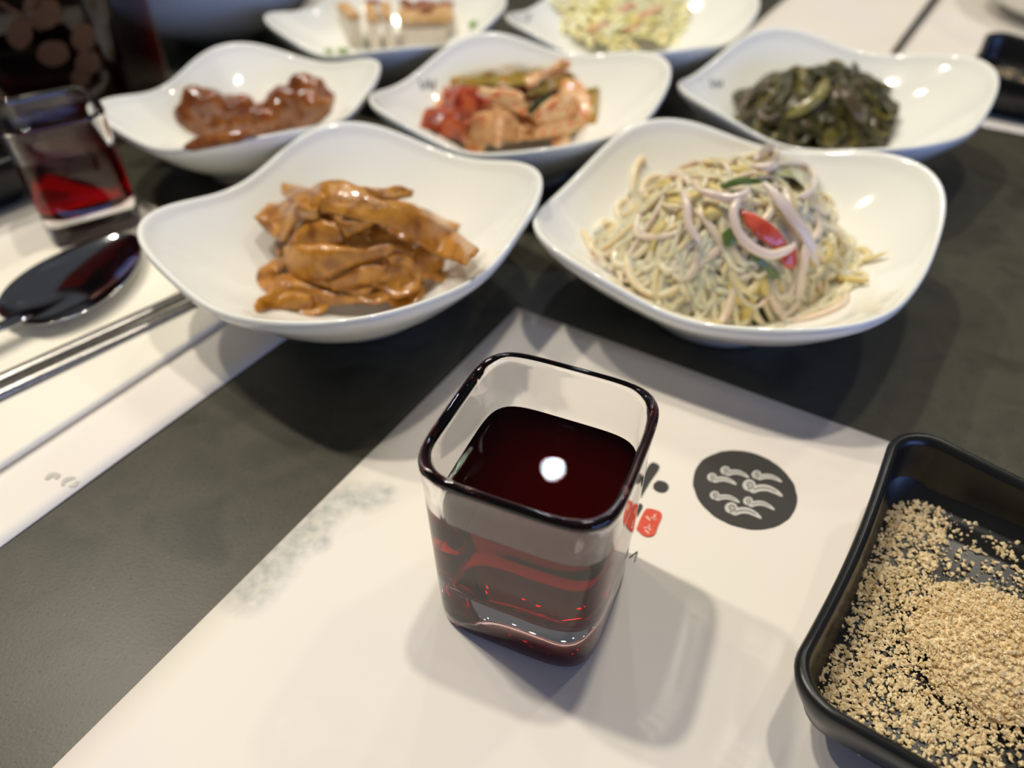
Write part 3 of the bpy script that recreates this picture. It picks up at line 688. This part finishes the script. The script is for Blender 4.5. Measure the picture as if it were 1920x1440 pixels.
for i in range(16):
    P = strand_points(m3, c3.x, c3.y + .002, .038, .029, rng.uniform(.02, .034), 10, .8, bend=.7)
    P = [Vector((p.x, p.y, max(p.z - .0045, b3.hf(p.x, p.y) + .0015))) for p in P]
    v, f = tube(P, [rng.uniform(.005, .008) * k for k in (.8, 1, 1, 1, 1, 1, 1, 1, 1, .8)], 10, .28)
    o = recenter(obj('kimchi_piece', v, f, (kim_pale, kim_red, kim_pale)[i % 3])); subs(o)
    tag(o, 'cabbage kimchi piece buried inside the red heap in the middle bowl', 'kimchi', 'buried kimchi pieces')
def crop5(L, ox=740, oy=60, k=3.84): return [(ox + a / k, oy + b_ / k, c_) for a, b_, c_ in L]
kl = lambda up, lo, m, lab, **kw: leaf('kimchi_piece', crop5(up), crop5(lo), m3, m, lab, 'kimchi', G3, **kw)
kl([(400, 340, 0), (560, 300, 0), (800, 280, 0), (1050, 290, 0), (1290, 320, 0), (1430, 420, 0)], [(220, 640, -.001), (480, 770, -.001), (760, 790, -.001), (1020, 760, -.001), (1280, 720, 0), (1440, 680, 0)], kim_pale, 'broad orange kimchi leaf at the bottom of the heap', seed=21, curl=.003, thick=.003, wav=.003)
kl([(400, 330, .002), (620, 270, .003), (830, 225, .004), (1000, 240, .004), (1090, 260, .004)], [(390, 400, .002), (600, 390, .003), (800, 380, .005), (1000, 370, .005), (1090, 350, .005)], kim_green, 'olive green cabbage leaf along the top of the kimchi', seed=22, curl=.003, wav=.0025)
kl([(920, 330, .006), (1040, 270, .007), (1130, 230, .008), (1210, 190, .010)], [(960, 420, .006), (1060, 360, .008), (1160, 300, .009), (1265, 265, .010)], kim_pale, 'cabbage stem pointing up to the right in the kimchi', seed=23, thick=.004, curl=.002)
kl([(980, 400, .005), (1100, 350, .007), (1200, 300, .007), (1270, 280, .006)], [(960, 460, .004), (1100, 430, .005), (1220, 380, .006), (1300, 340, .005)], kim_green, 'brownish stem below the upright stem in the kimchi', seed=24, thick=.003)
kl([(350, 400, .004), (460, 380, .006), (600, 400, .006), (700, 480, .006)], [(330, 560, .004), (430, 620, .005), (560, 600, .006), (680, 560, .006)], kim_red, 'deep red leaf at the left of the kimchi', seed=25, curl=.004, wav=.0025)
kl([(250, 540, .002), (330, 520, .004), (420, 560, .005), (500, 600, .005)], [(180, 690, .001), (280, 720, .002), (380, 770, .003), (480, 790, .003)], kim_red, 'red kimchi piece lowest at the left corner', seed=26, curl=.004, wav=.002)
kl([(480, 560, .005), (520, 580, .007), (540, 640, .007), (520, 720, .006)], [(400, 640, .005), (440, 720, .006), (460, 770, .005), (480, 800, .004)], kim_red, 'glossy dark red kimchi fold beside the pale round piece', seed=27, curl=.003)
kl([(560, 600, .006), (680, 560, .008), (800, 560, .008), (880, 620, .007), (900, 700, .006)], [(540, 760, .003), (640, 800, .004), (740, 820, .004), (840, 800, .004), (900, 780, .004)], kim_pale, 'pale rounded cabbage heart piece at the front of the kimchi', seed=28, curl=.005, thick=.004, wav=.0025)
kl([(600, 400, .006), (740, 400, .008), (880, 420, .008), (940, 470, .008)], [(600, 500, .005), (700, 520, .007), (820, 540, .008), (930, 560, .007)], kim_pale, 'pale orange leaf in the centre of the kimchi', seed=29, curl=.003)
kl([(1010, 570, .007), (1100, 480, .009), (1200, 440, .009), (1310, 460, .008)], [(1020, 680, .004), (1120, 660, .006), (1230, 620, .006), (1320, 600, .005)], kim_pale, 'pale cabbage piece at the right of the kimchi', seed=30, curl=.004, thick=.003)
kl([(1350, 400, .004), (1400, 390, .005), (1465, 380, .005)], [(1340, 680, .003), (1390, 690, .003), (1450, 680, .003)], kim_green, 'upright olive stem at the right end of the kimchi', seed=31, thick=.004)
kl([(1010, 690, .004), (1120, 640, .005), (1240, 610, .005), (1330, 640, .004)], [(1010, 760, .002), (1130, 750, .002), (1260, 730, .002), (1340, 710, .002)], kim_pale, 'orange kimchi piece near the rim at lower right', seed=32, curl=.002)
leaf('scallion_slice', crop5([(950, 570, .009), (1020, 490, .010), (1110, 430, .010), (1180, 430, .009)]), crop5([(980, 610, .009), (1050, 540, .010), (1120, 480, .010), (1180, 460, .009)]), m3, kim_dark, 'dark green leaf strip lying over the kimchi', 'scallion', thick=.0012, nv=4, seed=33)
leaf('scallion_slice', crop5([(250, 700, .002), (290, 700, .003)]), crop5([(260, 750, .001), (310, 750, .002)]), m3, kim_dark, 'tiny dark green bit at the lower left of the kimchi', 'scallion', thick=.0012, nv=4, nu=8, seed=34)

# ------------------------------------------------------------------ glossy braised lumps (rear left bowl)
braise_m = mat('braised_glaze', [srgb(92, 42, 14), srgb(128, 70, 28), srgb(156, 96, 42), srgb(110, 54, 20)], rough=.16, scale=55, bump=.15, bscale=260, coat=.9, sss=.25, sssr=.004)
def lump(name, px, py, lift, hf, sx, sy, sz, rz, m, label, cat, group, seed=0, namp=.18, ns=1.4, tilt=0):
    bm = bmesh.new(); bmesh.ops.create_icosphere(bm, subdivisions=4, radius=1)
    for v in bm.verts:
        k = 1 + namp * mn.noise(v.co * ns + Vector((seed * 7.3, seed, 0))) + namp * .4 * mn.noise(v.co * ns * 3 + Vector((seed, 3, 0)))
        v.co = Vector((v.co.x * sx, v.co.y * sy, v.co.z * sz)) * k
    me = bpy.data.meshes.new(name); bm.to_mesh(me); bm.free(); me.materials.append(m)
    me.polygons.foreach_set('use_smooth', [True] * len(me.polygons))
    o = bpy.data.objects.new(name, me); COL.objects.link(o); p = hit(px, py, hf, lift)
    o.location = p; o.rotation_euler = (tilt, tilt * .5, rz); tag(o, label, cat, group); return o
GL = 'glossy brown braised pieces'
for i, (px, py, sx, sy, sz, rz, lab) in enumerate((
        (388, 222, .0150, .013, .0165, .3, 'glossy braised piece at the left end of the brown row'),
        (440, 225, .014, .013, .0135, 1.0, 'glossy braised piece second from the left in the brown row'),
        (495, 228, .0115, .011, .0110, .1, 'glossy braised piece in the middle of the brown row with bright glint'),
        (535, 210, .0135, .0125, .0145, .5, 'glossy braised piece right of the middle in the brown row'),
        (578, 200, .0170, .013, .0165, -.3, 'large glossy braised piece at the right end of the brown row'))):
    lump('braised_piece', px, py, .004, b4.hf, sx, sy, sz, rz, braise_m, lab, 'braised vegetable', GL, seed=i + 1, namp=.3)
ptube('braised_piece', [(345, 276, .002), (380, 268, .003), (430, 258, .004), (480, 248, .004)], b4.hf, .0035, braise_m, 'thin flat braised sliver at the lower left of the brown row', 'braised vegetable', GL, flat=.5)

# ------------------------------------------------------------------ seaweed stems
sea_m = [mat('seaweed_dark', [srgb(46, 46, 10), srgb(70, 66, 20)], rough=.32, scale=100, coat=.2),
         mat('seaweed_olive', [srgb(88, 82, 26), srgb(114, 104, 40)], rough=.3, scale=100, coat=.25, sss=.2, sssr=.002),
         mat('seaweed_brown', [srgb(78, 66, 46), srgb(98, 84, 62)], rough=.25, scale=100, coat=.4)]
c5 = U(1530, 212, .022)
m5 = mound(b5, c5.x, c5.y + .004, .050, .038, .043, 0.0, .6)
GW = 'seaweed stems heaped in the right bowl'
for i in range(190):
    n = 12; P = strand_points(m5, c5.x, c5.y + .001, .040, .030, rng.uniform(.025, .045), n, .8, bend=.9)
    P = [Vector((p.x, p.y, max(p.z, b5.hf(p.x, p.y) + .0012))) for p in P]
    r0 = rng.uniform(.0016, .0034); R = [r0 * min(1, .5 + k / 4) for k in range(n)]
    v, f = tube(P, R, 6, .35 if rng.uniform() < .7 else .8)
    o = recenter(obj('seaweed_stem', v, f, sea_m[int(rng.choice(3, p=[.5, .3, .2]))]))
    tag(o, 'dark green seaweed stem tangled in the heap in the right bowl', 'seaweed', GW)
ptube('seaweed_stem', [(1475, 218, .004), (1500, 205, .006), (1530, 185, .007), (1545, 165, .006), (1550, 145, .004)], m5, .0034, mat('seaweed_light', [srgb(124, 116, 62), srgb(142, 134, 78)], rough=.2, coat=.6, scale=90), 'light olive seaweed stem lying slanted over the dark heap', 'seaweed', GW, flat=.5)
ptube('seaweed_stem', [(1550, 275, .003), (1562, 250, .005), (1580, 230, .005)], m5, .004, sea_m[1], 'broad olive seaweed piece near the rim below the heap', 'seaweed', GW, flat=.4)
ptube('seaweed_stem', [(1580, 165, .006), (1600, 195, .007), (1622, 230, .006)], m5, .0045, sea_m[2], 'brownish seaweed frond running down the right of the heap', 'seaweed', GW, flat=.4)
ptube('seaweed_stem', [(1625, 150, .003), (1650, 158, .004), (1672, 162, .005)], m5, .0022, sea_m[1], 'olive seaweed tip sticking out at the upper right', 'seaweed', GW, flat=.6)
juice('seaweed_broth', b5, c5.x + .002, c5.y - .004, .036, .029, .0120, mat('green_broth', [srgb(120, 118, 40)], rough=.04, trans=.5, ior=1.33), 'thin green broth pooled under the seaweed stems')

# ------------------------------------------------------------------ yellow salad
sal_m = mat('pale_yellow_salad', [srgb(230, 206, 120), srgb(246, 230, 158), srgb(250, 240, 194), srgb(240, 216, 140)], rough=.35, scale=70, sss=.4, sssr=.004, bump=.3, bscale=300, coat=.2)
pink_m = mat('pink_crab_shred', [srgb(226, 160, 120), srgb(236, 190, 156)], rough=.35, scale=70, sss=.3, sssr=.003)
c6 = U(1165, 40, .022)
m6 = mound(b6, c6.x, c6.y + .004, .062, .050, .044, 0, .6)
prts = []
for i in range(500):
    P = strand_points(m6, c6.x, c6.y + .004, .056, .044, rng.uniform(.012, .026), 7, .8, bend=1.6)
    P = [Vector((p.x, p.y, max(p.z, b6.hf(p.x, p.y) + .001))) for p in P]
    v, f = tube(P, [rng.uniform(.0026, .0048) * k for k in (.5, 1, 1, 1, 1, 1, .5)], 6, .5); prts.append((v, f))
prts.append(dome(m6, c6.x, c6.y + .004, .050, .040, .003)); v, f = join(prts); o = obj('shredded_salad', v, f, sal_m); subs(o); tag(o, 'pale yellow shredded creamy salad heaped in the rear bowl', 'salad', None, 'stuff')
for i, (px, py) in enumerate(((1175, 14), (1205, 30), (1190, 50), (1120, 50), (1230, 18))):
    ptube('crab_shred', [(px - 22, py + 8, .002), (px, py, .004), (px + 20, py - 8, .002)], m6, .0018, pink_m, 'pale pink shred in the yellow salad', 'crab stick', 'pink shreds in the yellow salad', flat=.6, n=8)

# ------------------------------------------------------------------ tofu
tofu_m = mat('tofu', [srgb(222, 210, 196), srgb(232, 222, 210)], rough=.55, scale=70, sss=.4, sssr=.004, bump=.1, bscale=400)
crust_m = mat('fried_crust', [srgb(190, 144, 88), srgb(218, 184, 136)], rough=.4, scale=150, bump=.3, bscale=600)
topping_m = mat('chili_topping', [srgb(124, 52, 30), srgb(160, 76, 44), srgb(96, 70, 30)], rough=.25, scale=300, coat=.5)
def block(name, cx, cy, z0, sx, sy, sz, rz, tilt, m, label, cat, group, crust=True):
    root = empty(name, (cx, cy, z0), rz); root.rotation_euler = (tilt, 0, rz); bpy.context.view_layer.update()
    tag(root, label, cat, group)
    def bx(nm, x0, x1, y0, y1, zz0, zz1, mm):
        bm = bmesh.new(); bmesh.ops.create_cube(bm, size=1)
        for v in bm.verts: v.co = Vector(((x0 + x1) / 2 + v.co.x * (x1 - x0), (y0 + y1) / 2 + v.co.y * (y1 - y0), (zz0 + zz1) / 2 + v.co.z * (zz1 - zz0)))
        bmesh.ops.bevel(bm, geom=bm.edges[:], offset=min(x1 - x0, y1 - y0, zz1 - zz0) * .18, segments=3, affect='EDGES')
        me = bpy.data.meshes.new(nm); bm.to_mesh(me); bm.free(); me.materials.append(mm)
        o = bpy.data.objects.new(nm, me); COL.objects.link(o); o.parent = root; return o
    bx('slab', -sx, sx, -sy, sy, 0, sz, m)
    if crust: bx('fried_crust', -sx * 1.01, sx * 1.01, -sy * 1.01, sy * 1.01, sz * .95, sz * 1.12, crust_m)
    return root
pt = lambda x, y, z: U(x, y, z)
t0 = pt(700, 90, .014); block('tofu_slice', t0.x, t0.y + .007, .011, .0036, .012, .024, .25, .12, tofu_m, 'narrow standing tofu slice at the left of the tofu', 'tofu', 'tofu slices')
t0 = pt(728, 88, .014); block('tofu_slice', t0.x, t0.y + .007, .011, .0034, .012, .025, .18, .12, tofu_m, 'narrow standing tofu slice between the left slice and the big block', 'tofu', 'tofu slices')
t0 = pt(655, 70, .02); block('tofu_slice', t0.x - .001, t0.y + .010, .0125, .0045, .012, .022, .5, .1, tofu_m, 'leftmost leaning tofu slice with a browned edge', 'tofu', 'tofu slices')
t0 = pt(800, 88, .014); block('tofu_slice', t0.x, t0.y + .008, .011, .0185, .0115, .022, .08, .08, tofu_m, 'big tofu block with chili sauce on top', 'tofu', 'tofu slices')
top7 = lambda x, y: .036
for i, (px, py) in enumerate(((775, 14), (792, 6), (812, 10), (838, 8), (800, 20), (760, 4), (700, 5), (820, -4))):
    lump('chili_flake_sauce', px, py, 0, top7, .0055, .0045, .0018, i, topping_m, 'dab of reddish brown chili sauce on the tofu', 'sauce', 'chili sauce dabs on tofu', seed=i, namp=.5)
gm = mat('bright_scallion', [srgb(104, 140, 54), srgb(136, 166, 84)], rough=.3, scale=200)
for (px, py, sx, lab) in ((890, 45, .0030, 'green scallion bit on the bare white side right of the tofu'), (692, 80, .0034, 'green scallion bit at the foot of the tofu'), (640, 96, .0040, 'olive scallion bit at the front left rim below the tofu'), (612, 97, .0032, 'pale scallion bit leftmost along the tofu bowl rim')):
    lump('scallion_bit', px, py, .001, b7.hf, sx * 1.4, sx, .0016, .4, gm, lab, 'scallion', 'scallion bits around the tofu', seed=px, namp=.3)

# ------------------------------------------------------------------ spoon and chopsticks
steel = mat('steel', [srgb(196, 196, 196)], rough=.07, metal=1.0)
steel_b = mat('brushed_steel', [srgb(120, 118, 115), srgb(150, 148, 145)], rough=.26, metal=1.0, scale=600)
def spoon():
    tip = U(250, 447, .007); neck = U(35, 612, .008)
    ax = (tip - neck); ax.z = 0; Ls = ax.length; ax.normalize(); sd = Vector((-ax.y, ax.x, 0))
    root = empty('spoon', (neck.x, neck.y, .003)); tag(root, 'polished steel soup spoon lying on the left napkin', 'spoon')
    nu, nv = 40, 22; hw = .0235; V = []
    for k in (0, 1):
        for i in range(nu + 1):
            u_ = i / nu; wd = hw * (math.sin(math.pi * (u_ ** .80)) ** .55 if 0 < u_ < 1 else 0) + .0012 * (1 - u_)
            for j in range(nv + 1):
                t = -1 + 2 * j / nv; d = max(0, 1 - t * t) * (math.sin(math.pi * min(1, max(0, u_)) ** .85)) ** .7
                p = neck + ax * (Ls * u_) + sd * (wd * t); z = .0100 - .0060 * d - .0006 * k
                V.append((p.x, p.y, z))
    st = (nu + 1) * (nv + 1); Fc = []
    for i in range(nu):
        for j in range(nv):
            a = i * (nv + 1) + j; Fc.append((a, a + nv + 1, a + nv + 2, a + 1)); a += st; Fc.append((a, a + 1, a + nv + 2, a + nv + 1))
    for i in range(nu):
        a = i * (nv + 1); Fc.append((a, a + st, a + nv + 1 + st, a + nv + 1)); a += nv; Fc.append((a, a + nv + 1, a + nv + 1 + st, a + st))
    o = obj('spoon_bowl', V, Fc, steel, root)
    hd = (U(0, 628, .008) - neck); hd.z = 0; hd.normalize()
    P = [neck + ax * .006 + Vector((0, 0, .0015)), neck + Vector((0, 0, .003)), neck + hd * .02 + Vector((0, 0, .004)), neck + hd * .06 + Vector((0, 0, .002)), neck + hd * .13 + Vector((0, 0, -.002))]
    P = catmull(P, 24); v, f = tube(P, [.0028 + .0022 * i / 23 for i in range(24)], 10, .35); obj('handle', v, f, steel, root)
spoon()
def chopstick(a, b_, r, m, label, group, side=0.0):
    ax = (b_ - a).normalized(); sd = Vector((-ax.y, ax.x, 0)); a = a + sd * side; b_ = b_ + sd * side
    P = [a.lerp(b_, i / 15) for i in range(16)]; R = [r * (.75 + .35 * i / 15) for i in range(16)]
    v, f = tube(P, R, 12, .6); o = recenter(obj('chopstick', v, f, m)); tag(o, label, 'chopstick', group); return o
A0 = U(375, 548, .0045); A1 = U(0, 722, .0045); A1 = A0 + (A1 - A0) * 1.6
chopstick(A0, A1, .0033, steel_b, 'metal chopstick on the left napkin, the one nearer the spoon', 'metal chopsticks on the left napkin', -.0032)
chopstick(A0 + Vector((.0, -.001, 0)), A1, .0033, steel_b, 'metal chopstick on the left napkin, the one farther from the spoon', 'metal chopsticks on the left napkin', .0046)
dark_metal = mat('dark_metal', [srgb(96, 84, 74)], rough=.25, metal=1.0)
A0 = U(1676, 98, .004); A1 = U(1750, 0, .004)
chopstick(A0, A0 + (A1 - A0) * 1.5, .0030, dark_metal, 'dark metal chopstick on the far right placemat', None)

# ------------------------------------------------------------------ round bowls at the back, wine decanter
def round_bowl(x, y, R, H, foot, label, z0=.0004):
    n = 72; pr = [(foot - .004, .003), (foot - .003, 0), (foot, 0), (foot + .001, .005)]
    for i in range(1, 15):
        t = i / 14; pr.append((foot + (R - foot) * math.sin(t * math.pi / 2) ** .85, .005 + (H - .005) * (1 - math.cos(t * math.pi / 2)) ** .9))
    pr += [(R - .0005, H + .0012), (R - .002, H + .001)]
    for i in range(14, 0, -1):
        t = i / 14; pr.append((max(.004, foot - .004 + (R - foot) * math.sin(t * math.pi / 2) ** .85), .009 + (H - .009) * (1 - math.cos(t * math.pi / 2)) ** .9))
    v, f = loft([[(r * math.cos(2 * math.pi * j / n), r * math.sin(2 * math.pi * j / n), z) for j in range(n)] for r, z in pr])
    o = obj('soup_bowl', v, f, porcelain); o.location = (x, y, z0); tag(o, label, 'bowl', 'large round white bowls'); return o
round_bowl(-.235, .640, .098, .085, .035, 'large round white bowl in shade behind the wine decanter at upper left')
round_bowl(.462, .665, .088, .075, .034, 'round white bowl cut off by the upper right corner')

decanter_glass = glass_mat('decanter_glass', (.97, .97, .97, 1))
dx, dy, dr = -.268, .474, .06
root = empty('wine_decanter', (dx, dy, .0006), dr); tag(root, 'square glass decanter of dark red wine with tan fruit print at upper left', 'decanter')
R = [sring(.036, 6, .001), sring(.040, 7, 0), sring(.0415, 8, .003), sring(.042, 9, .05), sring(.042, 9, .125), sring(.039, 7, .14), sring(.030, 4, .155), sring(.019, 2, .17), sring(.018, 2, .20), sring(.020, 2, .204), sring(.018, 2, .205), sring(.0155, 2, .203), sring(.0155, 2, .17),
     sring(.027, 4, .153), sring(.0355, 7, .138), sring(.0385, 9, .125), sring(.0385, 9, .05), sring(.038, 8, .012), sring(.033, 6, .010), sring(.01, 3, .0098)]
v, f = loft(R); g = obj('glass_body', v, f, None, mats=[decanter_glass, wet_m], fm=[1 if k >= 15 else 0 for k in range(len(R) - 1) for _ in range(NG)] + [0, 1]); g.parent = root
Wn = [sring(.01, 3, .0102), sring(.0328, 6, .0104), sring(.0376, 8, .0125), sring(.0382, 9, .05), sring(.0382, 9, .118), sring(.0375, 9, .1185), sring(.01, 3, .1183)]
v, f = loft(Wn); dw = obj('wine', v, f, None, mats=wine_mat('decanter_wine', (.84, .06, .06, 1), 200), fm=[1 if k < 4 else 0 for k in range(len(Wn) - 1) for _ in range(NG)] + [1, 0]); dw.location = root.location; dw.rotation_euler = (0, 0, dr)
tag(dw, 'dark red wine filling the square glass decanter at upper left', 'drink')
tan_m = mat('tan_print', [srgb(98, 64, 42), srgb(124, 86, 56)], rough=.5, scale=400)
fy = -.0422
def on_face(px, py):
    """decanter front face point (local x, z) under a pixel"""
    X = (px - 960) / F; Y = -(py - 720) / F
    d = Vector((X, math.cos(PITCH) + Y * math.sin(PITCH), -math.sin(PITCH) + Y * math.cos(PITCH)))
    c, s = math.cos(dr), math.sin(dr); n = Vector((s, -c, 0)); p0 = Vector((dx, dy, 0)) + n * .0422
    t = (p0 - Vector((0, 0, CH))).dot(n) / d.dot(n); p = Vector((0, 0, CH)) + d * t - Vector((dx, dy, .0006))
    return p.x * c + p.y * s, p.z
def disc(name, pts, th=.0004):
    n = len(pts); V = [(x, fy - th, z) for x, z in pts] + [(x, fy, z) for x, z in pts]
    o = obj(name, V, [tuple(range(n)), tuple(reversed(range(n, 2 * n)))] + [(i, i + n, (i + 1) % n + n, (i + 1) % n) for i in range(n)], tan_m, smooth=False); o.parent = root; return o
for (px, py, a, b_) in ((37, 62, 24, 30), (88, 25, 28, 28), (156, 70, 22, 27), (100, 100, 30, 24), (165, 118, 24, 22), (152, 145, 18, 16), (60, 8, 16, 14)):
    q = [on_face(px + a * math.cos(t) * (1 + .03 * math.sin(5 * t)), py + b_ * math.sin(t) * (1 + .03 * math.sin(5 * t))) for t in [2 * math.pi * k / 28 for k in range(28)]]
    disc('printed_fruit', q)
q = [on_face(*p) for p in ((0, 0), (45, 28), (80, 55), (78, 60), (42, 34), (-2, 8))]
disc('printed_stem', q)

# real light bends through the glasses onto the papers (refractive caustics)
for o in bpy.data.objects:
    if o.type == 'LIGHT' and o.name.startswith('ceiling'): o.data.cycles.is_caustics_light = True
    if o.type == 'MESH' and (o.name.startswith('glass_body') or o.name.startswith('wine')): o.cycles.is_caustics_caster = True
    if o.type == 'MESH' and (o.name.startswith('paper') or o.name.startswith('tabletop')): o.cycles.is_caustics_receiver = True
